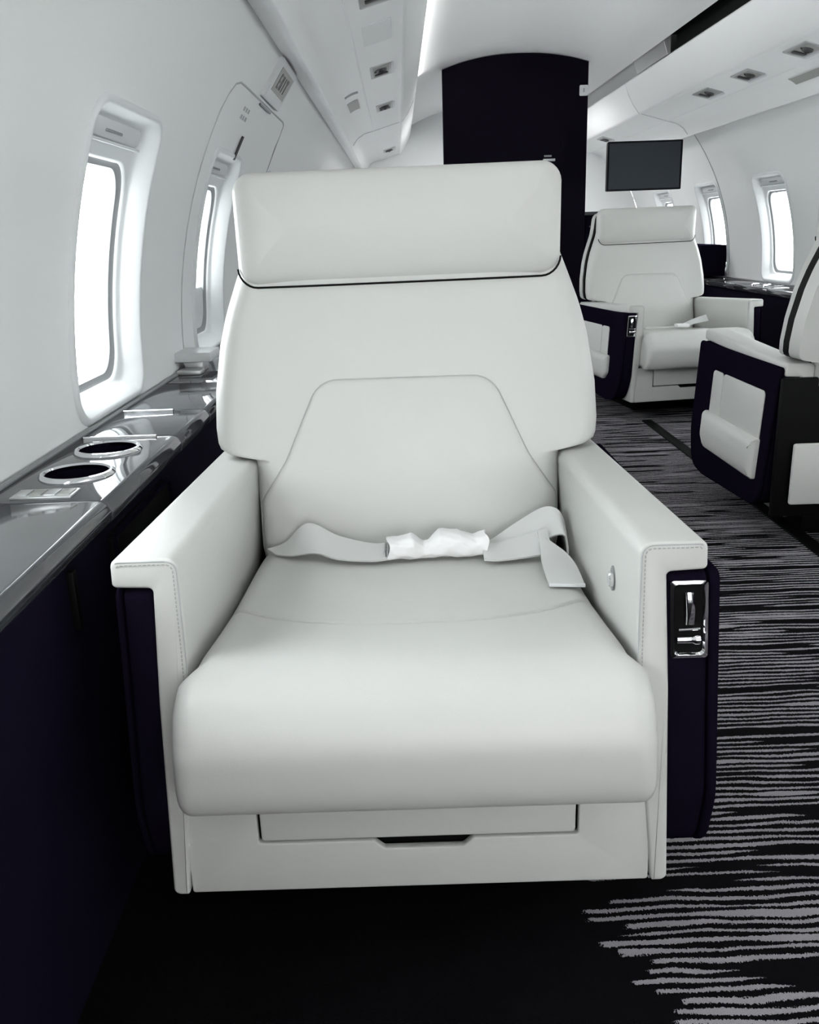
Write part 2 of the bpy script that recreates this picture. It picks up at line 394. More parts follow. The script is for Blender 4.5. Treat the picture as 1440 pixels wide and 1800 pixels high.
CL, putL = console(-1, lidsL, 'dark grey glossy side console under the left windows with two round cup holders')
CR, putR = console(1, [(-2.15, 0), (0, 2.2), (2.2, 3.9), (3.9, 4.55), (4.55, 5.0), (5.0, 5.45), (5.45, 7.0)], 'dark grey glossy side console under the right windows behind the far seats')
def cupholder(put, C, x, y, top=0.545, r=0.051):
    ring = MB().lathe([(r-.006, top-.002), (r-.0065, top+.003), (r-.003, top+.0052), (r+.002, top+.0048), (r+.0045, top+.0015), (r+.0045, top-.002)], (x, y, 0), 48)
    o = put(ring.obj('cup_ring', 'chrome', C, label='chrome cup holder ring'))
    well = MB().lathe([(r-.0062, top+.0024), (r-.008, top+.0015), (r-.012, top+.0009), (0.001, top+.0007)], (x, y, 0), 48)
    put(well.obj('cup_well', 'navy', C))
for y in (1.278, 1.432): pass
# cup holders are real wells: cut them out of the lid with booleans applied at once
def cut(lid, cyls):
    me = lid.data
    for (x, y, r, depth) in cyls:
        c = MB().lathe([(r, 0.545-depth), (r, 0.60)], (x, y, 0), 48)
        cm = bpy.data.meshes.new('cutter'); cm.from_pydata(c.v, [], c.f); bm = bmesh.new(); bm.from_mesh(cm); bmesh.ops.recalc_face_normals(bm, faces=bm.faces); bm.to_mesh(cm); bm.free()
        co = bpy.data.objects.new('cutter', cm); COL.objects.link(co)
        lid_loc = lid.location.copy(); par = lid.parent
        md = lid.modifiers.new('b', 'BOOLEAN'); md.operation = 'DIFFERENCE'; md.object = co; md.solver = 'EXACT'
        co.parent = par; co.location = lid.location
        bpy.context.view_layer.update()
        dg = bpy.context.evaluated_depsgraph_get(); nm = bpy.data.meshes.new_from_object(lid.evaluated_get(dg))
        lid.modifiers.clear(); lid.data = nm
        bpy.data.objects.remove(co)
def wells(lid, C, put, cs, r=0.0465, top=0.545):
    cut(lid, [(x, y, r, .028) for x, y in cs])
    for x, y in cs:
        put(MB().lathe([(r-.001, top-.002), (r-.0015, top+.003), (r+.001, top+.0058), (r+.0055, top+.0052), (r+.0085, top+.0015), (r+.0085, top+.0002)], (x, y, 0), 56).loops([], False, False) .obj('cup_ring', 'chrome', C, label='chrome cup holder ring') if False else ring_obj(x, y, r, top, C, put))
        put(MB().loops([[(x+rr*math.cos(2*PI*k/56), y+rr*math.sin(2*PI*k/56), z) for k in range(56)] for rr, z in ((r-.0006, top), (r-.0008, top-.010), (r-.003, top-.0268))], False, True).obj('cup_well', 'navy', C))
def ring_obj(x, y, r, top, C, put):
    L = [[(x+rr*math.cos(2*PI*k/56), y+rr*math.sin(2*PI*k/56), top+z) for k in range(56)] for rr, z in ((r-.001, -.003), (r-.0012, .003), (r+.001, .0056), (r+.005, .0052), (r+.008, .002), (r+.0085, .0002))]
    return MB().loops(L, False, False).obj('cup_ring', 'chrome', C, label='chrome cup holder ring')
lid_list = [o for o in CL.children if o.name.startswith('console_lid')]
wells(lid_list[2], CL, putL, [(-0.487, 1.278), (-0.489, 1.432)])
lid_r = [o for o in CR.children if o.name.startswith('console_lid')]
wells(lid_r[4], CR, putR, [(1.93, 4.70), (1.93, 4.86)])
# flush switch plate, chrome strips imitating glints on the lid edges, recessed socket panel
sw = putL(MB().box((-0.535, 1.150, 0.5445), (-0.452, 1.192, 0.5475), .001).obj('switch_plate', 'silver', CL))
for k in range(4): MB().box((-0.530+k*.0195, 1.156, 0.5470), (-0.514+k*.0195, 1.186, 0.5492), .0008).obj('switch_key', 'sign' if k % 2 else 'silver', sw)
putL(MB().tube([(-0.563, 1.530, 0.5445), (-0.435, 1.530, 0.5445)], .0032, 10).obj('lid_glint', 'chrome', CL, label='chrome strip imitating the glint on a lid edge'))
putL(MB().tube([(-0.565, 1.775, 0.5445), (-0.465, 1.775, 0.5445)], .0032, 10).obj('lid_glint', 'chrome', CL, label='chrome strip imitating the glint on a lid edge'))
sp = MB(); P = rrect(.15, .042, .01, 1.29, .452)
prism(sp, P, -0.410, -0.398, .002, lambda a, b, h: (h, a, b)); sp_o = putL(sp.obj('socket_panel', 'black', CL, label='black recessed socket panel'))
rim = MB(); A = rrect(.152, .044, .012, 1.29, .452); B = rrect(.145, .037, .009, 1.29, .452)
rim.loops([[(-.399, a, b) for a, b in A], [(-.3945, a, b) for a, b in A], [(-.3945, a, b) for a, b in B], [(-.399, a, b) for a, b in B]], False, False).obj('panel_rim', 'navy', sp_o)
for y, z in ((1.175, .452), (1.19, .43), (1.215, .43)): MB().box((-.399, y-.006, z-.004), (-.395, y+.006, z+.004), .0008).obj('socket', 'silver', sp_o)
putL(MB().box((-.409, 0.985, .425), (-.398, 0.997, .50), .002).obj('latch_strap', 'black', CL))

# ---------------------------------------------------------------- floor rail
MB().box((1.105, 1.2, 0.0), (1.150, 4.05, 0.006), .002).obj('floor_track', 'black', kind='structure').name = 'trim_5'

# ---------------------------------------------------------------- forward partition, far cabinets
def partition():
    T = thing('bulkhead_panel', 'black full-height partition panel with arched top at the front of the aisle', 'partition', (0.69, 5.52, 0))
    x0, x1 = 0.282, 1.108; top = [(x1-(x1-x0)*k/24) for k in range(25)]
    P = [(x0, 0.002), (x1, 0.002)]+[(x, ceil_z(x-XC)-.003) for x in top]
    mb = MB(); prism(mb, P, 5.50, 5.55, .003, lambda a, b, h: (a-.69, h-5.52, b)); mb.obj('panel', 'panel', T, ang=30)
    MB().box((0.967-.69, -.024, .01), (0.971-.69, -.0195, 1.36), 0).obj('panel_joint', 'black', T, smooth=False)
    h = MB().box((0.855-.69, -.036, 1.238), (0.925-.69, -.019, 1.252), .003).obj('handle', 'silver', T, label='small silver handle')
    MB().box((0.862-.69, -.024, 1.262), (0.905-.69, -.0195, 1.272), .001).obj('name_plate', 'label', T)
    s = MB(); prism(s, rrect(.024, .028, .007, 1.082-.69, 1.607), -.0195, -.028, .002, lambda a, b, h: (a, h, b)); so = s.obj('switch_plate', 'plastic', T, label='white rocker switch')
    MB().box((1.079-.69, -.031, 1.597), (1.085-.69, -.0275, 1.618), .001).obj('rocker', 'label', so)
partition()
def cabinet(name, label, a, b, topmat='navy'):
    T = thing(name, label, 'cabinet', ((a[0]+b[0])/2, (a[1]+b[1])/2, 0)); l = Vector(T.location)
    p = lambda q: tuple(Vector(q)-l)
    MB().box(p((a[0], a[1], 0.002)), p((b[0], b[1], b[2]-.022)), .006).obj('body', 'navy', T)
    MB().box(p((a[0]-.008, a[1]-.008, b[2]-.0215)), p((b[0]+.004, b[1]+.008, b[2])), .004).obj('worktop', 'lacquer', T)
    for k in range(2):
        x0 = a[0]+.01+(b[0]-a[0]-.02)/2*k; x1 = x0+(b[0]-a[0]-.02)/2-.004
        d = MB().box(p((x0, a[1]-.012, .06)), p((x1, a[1]-.001, b[2]-.05)), .003).obj('door', 'navy', T)
        MB().box(p(((x0+x1)/2-.02, a[1]-.02, b[2]-.09)), p(((x0+x1)/2+.02, a[1]-.012, b[2]-.08)), .002).obj('handle', 'dark', d)
cabinet('seat_back_block', 'black cabinet in place of a seat back beside the partition, left of the far seat', (1.115, 5.56, 0), (1.30, 6.2, .955))  # cabinet shape added where another seat's dark back stands
cabinet('low_cabinet', 'low black cabinet against the right wall behind the far seat', (1.62, 5.63, 0), (1.815, 6.6, .74))
mb = MB(); P = [(1.85, .555), (2.005, .555), (2.013, .66), (2.008, .738), (1.85, .738)]
prism(mb, P, 5.63, 6.6, .004, lambda a, b, h: (a, h, b)); o = mb.obj('wall_box', 'navy'); o['label'] = 'black box unit on top of the right console against the wall'; o['category'] = 'cabinet'

# ---------------------------------------------------------------- television
def tv():
    T = thing('television', 'flat television with black frame hanging under the right overhead panel above the far seat', 'television', (1.409, 5.36, 1.189))
    W, H = .211, .131
    mb = MB(); prism(mb, rrect(W, H, .006), 0, .035, .003, lambda a, b, h: (a, h, b)); mb.obj('back_cover', 'bezel', T)
    f = MB(); A = rrect(W, H, .005); B = rrect(W-.009, H-.009, .003)
    f.loops([[(a, .001, b) for a, b in A], [(a, -.006, b) for a, b in A], [(a, -.006, b) for a, b in B], [(a, -.001, b) for a, b in B]], False, False).obj('frame', 'bezel', T, smooth=False)
    MB().box((-W+.009, -.003, -H+.009), (W-.009, -.0005, H-.009)).obj('screen', 'screen', T, smooth=False)
    MB().box((.17, .012, H-.003), (.20, .03, H+.002), .003).obj('hanger', 'bezel', T)
tv()

# ---------------------------------------------------------------- overhead service units
def service_unit(side, y, label, ln=.24, wide=.082, big=False):
    ang = math.atan2(.0405, .150)
    T = thing('service_unit', label, 'reading light', (XC+side*.762, y, 1.4512), 0, 'overhead units')
    T.rotation_euler = (0, side*ang, 0)
    p = MB(); A = rrect(wide/2, ln/2, .006)
    prism(p, A, .002, -.003, .0015, lambda a, b, h: (a, b, h)); p.obj('plate', 'silver', T)
    rc = MB(); prism(rc, rrect(wide/2-.010, ln/2-.02, .004), -.0028, -.0038, .0004, lambda a, b, h: (a, b, h)); rc.obj('inlay', 'sign', T)
    g = MB().lathe([(.021, -.003), (.021, -.008), (.018, -.013), (.010, -.016), (.008, -.012), (.001, -.012)], (0, -ln*.16, 0), 24)
    go = g.obj('air_nozzle', 'dark', T, label='dark round air nozzle')
    MB().tube([(-.026, -ln*.16, -.006), (.0, -ln*.16+.004, -.0165), (.02, -ln*.16, -.0075)], .003, 6).obj('nozzle_ridge', 'dark', go)
    l = MB(); prism(l, rrect(.026, .016, .008, 0, ln*.2), -.003, -.008, .002, lambda a, b, h: (a, b, h)); l.obj('reading_lamp', 'dark', T)
    MB().box((wide/2-.002, -ln/2+.01, -.006), (wide/2+.008, ln/2-.01, -.0012), .001).obj('side_clip', 'plastic', T)
    return T
service_unit(-1, 2.53, 'overhead light and air unit on the left valance, nearest the camera at the top edge')
service_unit(-1, 3.65, 'overhead light and air unit on the left valance, second from the camera')
service_unit(-1, 4.64, 'overhead light and air unit on the left valance, third from the camera', .22)
service_unit(-1, 6.95, 'small overhead light and air unit at the far end of the left valance', .22)
service_unit(1, 3.52, 'overhead light and air unit on the right valance nearest the right picture edge', .2)
service_unit(1, 4.06, 'overhead light and air unit on the right valance, second from the right edge', .2)
service_unit(1, 4.56, 'overhead light and air unit on the right valance, third from the right edge', .22)
service_unit(1, 6.72, 'small overhead light unit on the right valance just left of the television', .2)
ang = math.atan2(.0405, .150)
def strip_plate(name, side, y, hw, hl, r, mat, label, cat, off=.762, z=1.4512, an=None, th=.003):
    o = MB(); prism(o, rrect(hw, hl, r), .001, -th, .0008, lambda a, b, h: (a, b, h)); o = o.obj(name, mat)
    o.location = (XC+side*off, y, z); o.rotation_euler = (0, side*(ang if an is None else an), 0); o['label'] = label; o['category'] = cat; return o
strip_plate('blank_cover', -1, 3.0, .045, .14, .004, 'wall', 'flush white blank cover plate on the left valance between two light units', 'cover', th=.0015)
def outer_plate(name, side, y0, y1, f0, f1, mat, label, cat):
    """plate following the curved outer panel of the valance, f along the panel (0 lip .. 1 strip)"""
    arc = catmull([(0.958, 1.356), (0.93, 1.392), (0.89, 1.417), (0.841, 1.429)], 6)
    n_ = len(arc)-1; seq = [arc[int(round((f0+(f1-f0)*k/6)*n_))] for k in range(7)]
    mb = MB(); L = []
    for y, d in ((y0, .0), (y0, .003), (y1, .003), (y1, .0)): L.append([(XC+side*(a-d*.4), y, b-d*.9) for a, b in seq])
    mb.loops(L, False, False, closed=False); o = mb.obj(name, mat); o['label'] = label; o['category'] = cat; return o
outer_plate('vent_grille', -1, 4.15, 4.42, .45, .8, 'sign', 'small grey vent on the left valance below the light units', 'vent')
outer_plate('vent_slot', -1, 3.95, 3.985, .45, .85, 'label', 'thin grey slot on the left valance just before the small vent', 'vent')
lens = outer_plate('strip_light', 1, 3.66, 3.95, .40, .66, 'sign', 'long grey light lens on the right overhead panel at the right picture edge', 'light')

# exit placard on the left wall
def sign():
    sc = s_of_z(1.318); y = 2.99
    T = thing('exit_sign', 'square white exit lamp with dark lettering on the left wall under the valance', 'sign', cyl(-1, sc, y))
    def lp(hw, hh, r, d, ds=0, dy=0): return [Vector(cyl(-1, sc+b, y+a, d))-Vector(T.location) for a, b in rrect(hw, hh, r, dy, ds)]
    MB().loops([lp(.165, .062, .006, .004), lp(.165, .062, .006, -.010), lp(.160, .057, .005, -.013), lp(.150, .046, .004, -.012)], False, True).obj('housing', 'plastic', T, ang=45)
    MB().loops([lp(.130, .036, .004, -.0122, .006, .01), lp(.130, .036, .004, -.0135, .006, .01)], False, True).obj('lens', 'sign', T)
    for k in range(4):
        lt = MB()
        x0 = -.075+k*.045
        for (dy, ds, hw, hh) in (((0, 0, .005, .022), (.012, .019, .012, .004), (.012, 0, .011, .004), (.012, -.019, .012, .004)), ((0, .0, .005, .022), (.018, 0, .005, .022), (.009, .0, .008, .005)), ((.008, 0, .006, .022),), ((.008, 0, .006, .022), (.008, .018, .018, .005)))[k]:
            lt.loops([lp(hw, hh, .001, -.0136, ds+.006, x0+dy), lp(hw, hh, .001, -.0148, ds+.006, x0+dy)], False, True)
        lt.obj('letter', 'dark', T)
    MB().loops([lp(.11, .003, .002, -.002, -.082, -.02), lp(.11, .003, .002, -.006, -.082, -.02)], False, True).obj('base_slot', 'label', T)
sign()
# hatch details: strap, clip and latch bracket on the console
def hatch_bits():
    o = MB().tube([cyl(-1, s_of_z(z), y, -.006) for y, z in ((2.80, 1.155), (2.79, 1.125), (2.775, 1.092))], .0045, 6).obj('pull_cord', 'dark'); o['label'] = 'short black pull cord hanging on the left wall above the second window'; o['category'] = 'cord'
    T = thing('latch_bracket', 'small white latch bracket standing on the left console beside the wall', 'bracket', (-.538, 2.33, .5455))
    MB().box((-.045, -.055, .028), (.052, .07, .052), .004).obj('cap', 'plastic', T)
    MB().box((-.022, -.03, 0), (.026, .04, .0275), .003).obj('foot', 'silver', T)
    t = MB().box((-.03, -.085, 0), (.03, -.035, .012), .003).obj('base_plate', 'silver', T)
    for k in range(2):
        pass
    lt = MB()
    for k, (dy, dz) in enumerate(((2.70, 1.215), (2.70, 1.195))):
        for j in range(3): lt.loops([[cyl(-1, s_of_z(dz)+b, dy+.035*j+a, d) for a, b in rrect(.010, .006, .001)] for d in (.001, -.0015)], False, True)
    o = lt.obj('placard', 'seam'); o['label'] = 'faint grey lettering placard on the exit hatch by the left valance'; o['category'] = 'placard'
hatch_bits()

# ---------------------------------------------------------------- the passenger seat
W_TAB = [(.33, .250), (.36, .256), (.50, .258), (.510, .260), (.5155, .296), (.519, .312), (.525, .321), (.535, .325), (.56, .327), (.62, .324), (.70, .311), (.75, .297), (.80, .278), (.84, .262), (.88, .252), (.92, .245), (.935, .238), (.945, .228), (.952, .210), (.956, .18)]
def w_of(z): return lerp_table(W_TAB, z)
def yf(z): return .172+.17*(z-.36)
def rec(z, q):
    w_ = w_of(z); x = abs(q)*w_
    return .022*(max(0, x-.13)/.20)**2+.026*(max(0, x-(w_-.036))/.036)**2.6
def panel_outline(n=5):
    h = [(.252, .345, 0), (.253, .438, .03), (.203, .512, .10), (.143, .642, .05)]
    return h
def make_seat(name, label, m=1):
    """faces -Y, origin on the floor; m=+1 puts the handset recess on local +X"""
    T = thing(name, label, 'seat', group='white leather cabin seats')
    X = lambda p: (m*p[0], p[1], p[2])
    def O(mb, nm, mat, par=T, **k):
        mb.v = [X(v) for v in mb.v]; return mb.obj(nm, mat, par, **k)
    # backrest: pad, dark middle band, rear shell
    zs = [.33, .345, .36, .39, .42, .45, .48, .495, .505, .510, .5130, .5155, .517, .519, .522, .525, .530, .535, .545, .56]+[.56+.0152*k for k in range(1, 24)]+[.915, .92, .928, .935, .940, .945, .949, .953, .956]
    qs = [math.sin(PI/2*(-1+2*j/44)) for j in range(45)]
    def slab(d0, d1, dw, edge, front, ztop=.970):
        L = []
        for z in zs:
            wz = max(.02, w_of(z)+dw)
            fr = [(wz*q, (yf(z)+rec(z, q) if front else yf(z)+d0), z) for q in qs]
            bk = [(wz*q*.985, yf(z)+d1, z) for q in reversed(qs)]
            L.append(fr+bk)
        mb = MB(); mb.loops(L); return mb
    O(slab(0, .085, 0, 0, True), 'backrest', 'leather', ang=60)
    O(slab(.078, .112, .003, 0, False), 'backrest_band', 'black', ang=50, label='black band around the backrest')
    O(slab(.111, .165, .001, 0, False), 'backrest_shell', 'leather', ang=50)
    # lumbar panel (trapezoid, rounded)
    lo = round_poly([(-a, b, r) for a, b, r in reversed(panel_outline())]+panel_outline()[::1] if False else [(a, b, r) for a, b, r in panel_outline()]+[(-a, b, r) for a, b, r in reversed(panel_outline())], 8)
    def surf(x, z, d):
        wz = w_of(z); q = max(-1, min(1, x/wz)); return (x, yf(z)+rec(z, q)-d, z)
    cx, cz = 0, .50
    mb = MB(); L = []
    # densify outline
    den = []
    for i in range(len(lo)):
        a, b = Vector(lo[i]), Vector(lo[(i+1) % len(lo)]); k = max(1, int((b-a).length/.012))
        den += [tuple(a+(b-a)*j/k) for j in range(k)]
    for f, d in ((1.0, -.004), (1.0, .0005), (.992, .0035), (.975, .0055), (.95, .0066), (.9, .0078), (.8, .0092), (.65, .0108), (.45, .012), (.2, .0128), (.02, .013)):
        L.append([surf(cx+(x-cx)*f, cz+(z-cz)*f, d) for x, z in den])
    mb.loops(L, False, True); O(mb, 'lumbar_panel', 'leather', ang=60)
    O(MB().tube([surf(x*1.003, cz+(z-cz)*1.003, .0002) for x, z in den if z > .355], .0009, 5), 'lumbar_seam', 'seam')
    # headrest
    hz, hh, hw, r = .883, .0875, .262, .030
    mb = MB(); L = []
    for ins, d in ((.010, -.040), (.003, -.036), (0.0, -.028), (-.0005, -.010), (0, .008), (.0025, .015), (.008, .021), (.018, .0255), (.030, .0285), (.045, .0305), (.06, .0318), (.075, .0325), (.084, .0327)):
        pl = rrect(hw-ins, hh-ins, max(.002, r-ins*.7), 0, hz, n=7)
        L.append([(x*(1+.016*(1-((z-hz)/hh)**2))-.003*m, yf(z)-.006-d-.20*(z-hz)+.018*(abs(x)/hw)**4, z+x*.009*m) for x, z in pl])
    mb.loops(L, True, True); hr = O(mb, 'headrest', 'leather', ang=60)
    pl = rrect(hw+.0008, hh+.0014, r, 0, hz, n=7); k0 = [p for p in pl if p[1] < hz+.05]
    k0 = sorted([p for p in k0 if p[0] < 0], key=lambda p: -p[1])+sorted([p for p in k0 if p[0] >= 0], key=lambda p: p[1])
    k0 = [tuple(Vector(a).lerp(Vector(b), j/12)) for a, b in zip(k0, k0[1:]) for j in range(12 if abs(a[0]-b[0]) > .1 else 1)]+[k0[-1]]
    O(MB().tube([(x*(1+.016*(1-((z-hz)/hh)**2))-.003*m, yf(z)-.007+.018*(abs(x)/hw)**4, z+x*.009*m) for x, z in k0], .0017, 6), 'headrest_gap_shade', 'black', bpy.data.objects[hr.name])  # black tube stands in for the shaded gap around the headrest
    # cushion
    prof = catmull([(.22, .350), (.15, .362), (-.02, .374), (-.105, .381), (-.20, .393), (-.29, .4055), (-.340, .4040), (-.378, .3880), (-.400, .362), (-.410, .334), (-.4095, .305), (-.404, .272), (-.394, .250), (-.380, .2405), (-.355, .237), (-.28, .236)], 26)+[(-.1, .236), (.1, .236), (.22, .24)]
    NP = len(prof)
    def pn(i):
        a, b = Vector(prof[max(i-1, 0)]), Vector(prof[min(i+1, NP-1)]); t = (b-a).normalized(); return Vector((-t.y, t.x)) if True else t
    nx_ = 64; L = []
    for j in range(nx_+1):
        u = -1+2*j/nx_; u = math.copysign(abs(u)**0.72 if abs(u) > 0 else 0, u)
        u = math.sin(PI/2*(-1+2*j/nx_))
        l = []
        for i, (y, z) in enumerate(prof):
            hwf = .2565+.014*min(1, max(0, (-.318-y)/.03)) if y < -.318 else .2565
            x = hwf*u; rr = .034-.018*min(1, max(0, (.345-z)/.08))*(1 if y < -.2 else 0); e = max(0, (abs(x)-(hwf-rr))/rr); off = rr*(1-math.sqrt(max(0, 1-e*e)))*.92
            n = pn(i); yy, zz = y+n.x*off, z+n.y*off
            if z > .34 and y > -.30:   # crease between front bolster and seat pan
                yc = -.205+.10*(abs(x)/.2565)**2.6; s = (yy-yc)
                zz -= .0065*math.exp(-(s/.0030)**2)
                zz += 0.0 if s < 0 else -.004*math.exp(-((s-.05)/.06)**2)*(1-(abs(x)/.2565)**2)
            l.append((x, yy, zz))
        L.append(l)
    mb = MB(); mb.loops(L); O(mb, 'seat_cushion', 'leather', ang=70)
    # armrests
    for sx in (1, -1):
        FR, BK = -.320, .330
        P = round_poly([(.257, .533, .016), (.3345, .533, .010), (.336, .4985, .006), (.290, .4965, .005), (.300, .35, .2), (.3125, .078, .010), (.2925, .078, .003), (.2635, .36, .2), (.2585, .45, .2)], 5)
        mb = MB(); prism(mb, P, FR, BK, .004,  lambda a, b, h: (sx*a, h, b)); mb.v = [(p[0], p[1], p[2]-(.30*min(max(p[1]-.21, 0), .09) if p[2] > .49 else 0)) for p in mb.v]; arm = O(mb, 'armrest', 'leather', ang=35)
        # stitching parallel to the front edge, thin seam line on top
        dense = []
        line = inset(P, .0075); seg = [p for p in line if (p[1] > .36 and p[0] < .275) or p[1] > .52]
        seg = [p for p in seg if p[0] < .327]
        # order: from low inner edge up and across
        inner = sorted([p for p in seg if p[1] <= .512], key=lambda p: p[1]); topp = sorted([p for p in seg if p[1] > .512], key=lambda p: p[0])
        poly = [(.2675, .36)]+[(.266, .42)]+[p for p in topp]
        st = MB(); acc = 0
        for a, b in zip(poly, poly[1:]):
            a, b = Vector(a), Vector(b); ln = (b-a).length
            if ln < 1e-6: continue
            t = (b-a)/ln; d = acc
            while d < ln:
                c = a+t*d; nrm = Vector((-t.y, t.x))
                v = [c+t*.0016+nrm*.0006, c-t*.0016+nrm*.0006, c-t*.0016-nrm*.0006, c+t*.0016-nrm*.0006]
                st.loops([[(sx*p.x, FR+.0005, p.y) for p in v], [(sx*p.x, FR-.0008, p.y) for p in v]], False, True); d += .0052
            acc = d-ln
        O(st, 'stitching', 'stitch', arm, smooth=False, kind='stuff')
        sl = inset(P, .0035); tl = sorted([p for p in sl if p[1] > .512 and p[0] < .33], key=lambda p: p[0])
        path = [(.2618, .36), (.2610, .45)]+tl
        O(MB().tube([(sx*a, FR-.0002, b) for a, b in path], .0008, 5), 'seam', 'seam', arm)
        # navy side panel, in side view with a big curved lower front corner
        sh = lambda x, z, sx=sx: sx*(x+(.49-z)*(.055 if sx > 0 else .045)+(0 if sx > 0 or x < .351 else -.017))
        Q = round_poly([(-.317, .4945, .012), (.325, .4945, .012), (.30, .10, .06), (-.16, .075, .05), (-.275, .085, .09), (-.317, .20, .12)], 7)
        mb = MB(); th = .338 if sx > 0 else .326; prism(mb, Q, .2905, th, .006, lambda a, b, h: (sh(h, b), a, b)); O(mb, 'side_panel', 'navy', ang=40)
        Q2 = inset(Q, -.0015)
        mb = MB(); prism(mb, Q2, th+.0015, .352 if sx > 0 else .335, .005, lambda a, b, h: (sh(h, b), a, b)); sk = O(mb, 'side_skin', 'navy', ang=40)
        # magazine pocket on the outer side
        pk = lambda y0, y1, z0, z1: round_poly([(y0, z1, .016), (y1, z1, .016), (y1, z0, .012), (y0, z0, .012)], 5)
        for nm_, (y0, y1) in (('pocket_panel', (-.150, -.062)), ('pocket_panel', (-.059, .262))):
            mb = MB(); prism(mb, pk(y0, y1, .215, .422), .3515, .3555, .0015, lambda a, b, h: (sh(h, b), a, b)); O(mb, nm_, 'leather', sk, label='white leather pocket lining')
        mb = MB(); FL = round_poly([(-.178, .288, .012), (.268, .288, .006), (.268, .172, .008), (-.14, .172, .03), (-.178, .205, .03)], 5); L = []
        for ins, x in ((0, .3515), (.0, .361), (.004, .366), (.012, .371), (.03, .3745), (.052, .376)): L.append([(sh(x, b), a, b) for a, b in inset(FL, ins)] if ins < .013 else [(sh(x, .230+(b-.230)*(1-ins/.06)), .045+(a-.045)*(1-ins/.25), .230+(b-.230)*(1-ins/.06)) for a, b in FL])
        mb.loops(L, False, True); O(mb, 'pocket_flap', 'leather', sk, ang=50, label='bulging white leather pocket flap')
    # handset recess on the aisle side
    cx_, cz_, w2, h2 = .3185, .4375, .0216, .0480
    tl = lambda x, z: x+(.49-z)*.055-.003
    bz = MB(); A = rrect(w2, h2, .004, cx_, cz_); B = rrect(w2-.0035, h2-.0035, .006, cx_, cz_); C_ = rrect(w2-.0055, h2-.0055, .006, cx_, cz_)
    bz.loops([[(tl(a, b), y, b) for a, b in Z] for Z, y in ((A, -.316), (A, -.3205), (B, -.3215), (C_, -.3185), (C_, -.3175))], False, False)
    hb = O(bz, 'handset_bezel', 'chrome', ang=30, label='chrome frame of the handset recess')
    mb = MB(); mb.loops([[(tl(a, b), y, b) for a, b in rrect(w2-.005, h2-.005, .006, cx_, cz_)] for y in (-.3165, -.3178)], False, True); O(mb, 'recess_plate', 'black', hb)
    mb = MB(); L = []
    for k in range(9):
        z = cz_+.034-.040*k/8; L.append([(tl(cx_+.001, z)+a, -.3185-.003*math.sin(PI*k/8)+b, z) for a, b in rrect(.0055, .003, .0025, n=3)])
    mb.loops(L); O(mb, 'handset_lever', 'chrome', hb)
    O(MB().tube([(tl(cx_-.012, cz_-.012), -.3195, cz_-.0125), (tl(cx_+.0125, cz_-.012), -.3195, cz_-.0115)], .0019, 8), 'cross_bar', 'chrome', hb)
    O(MB().lathe([(.0, -.0), (.0042, .0005), (.0042, .018), (.006, .021), (.006, .0265), (.001, .0265)], (tl(cx_-.0145, cz_-.025), -.320, cz_-.025), 16, 'X'), 'release_plunger', 'chrome', hb)
    # round recline button inside the arm
    bt = MB(); bt.loops([[(x, -.200+b, .443+c) for b, c in [(rr*.72*math.cos(2*PI*k/20), rr*1.35*math.sin(2*PI*k/20)) for k in range(20)]] for rr, x in ((.0125, .2605), (.0125, .2565), (.010, .2555))], False, True)
    b0 = O(bt, 'recline_button', 'gasket', label='small metal recline button')
    O(MB().lathe([(.0100, .2560), (.0100, .2525), (.0080, .2510), (.001, .2514)], (0, -.203, .443), 20, 'X'), 'button_cap', 'chrome', b0)
    # base: front frame with cut-out, drawer, pedestal
    P = round_poly([(-.2895, .077, .004), (.2895, .077, .004), (.2895, .240, 0), (.1995, .240, 0), (.1995, .1475, .004), (.069, .1475, .006), (.056, .1355, .006), (-.043, .1355, .006), (-.056, .1475, .006), (-.1995, .1475, .004), (-.1995, .240, 0), (-.2895, .240, 0)], 4)
    mb = MB(); prism(mb, P, -.3155, -.304, .0025, lambda a, b, h: (a, h, b)); O(mb, 'base_front', 'leather', ang=35)
    mb = MB(); prism(mb, round_poly([(-.1958, .1515, .005), (.1958, .1515, .005), (.1958, .240, .002), (-.1958, .240, .002)], 4), -.3155, -.3035, .002, lambda a, b, h: (a, h, b)); dr = O(mb, 'drawer', 'leather')
    O(MB().box((-.287, -.3025, .080), (.287, .30, .232), .005), 'base_body', 'black')
    O(MB().box((-.350, .331, .085), (.350, .352, .470), .006), 'rear_panel', 'black')
    O(MB().box((-.318, .372, .130), (.318, .388, .300), .007), 'rear_skirt', 'leather')
    O(MB().box((-.21, -.12, .0), (.21, .24, .079), .008), 'pedestal', 'black')
    return T

seat = make_seat('cabin_seat', 'large white leather seat facing the camera in the foreground', 1)
seat.location = (0.002, 1.25, 0.0); seat.rotation_euler = (0, 0, -0.007)
far = make_seat('cabin_seat', 'white leather seat facing the camera in the background under the television', -1)
far.location = (1.295, 4.40, 0.012); far.rotation_euler = (0, 0, math.radians(9)); far.scale = (.97, .97, .97)
near = copy_tree(seat); near['label'] = 'partly cut off white and black seat at the right edge, facing away from the camera'
near.location = (1.355, 2.68, 0.0); near.rotation_euler = (0, 0, math.radians(180))

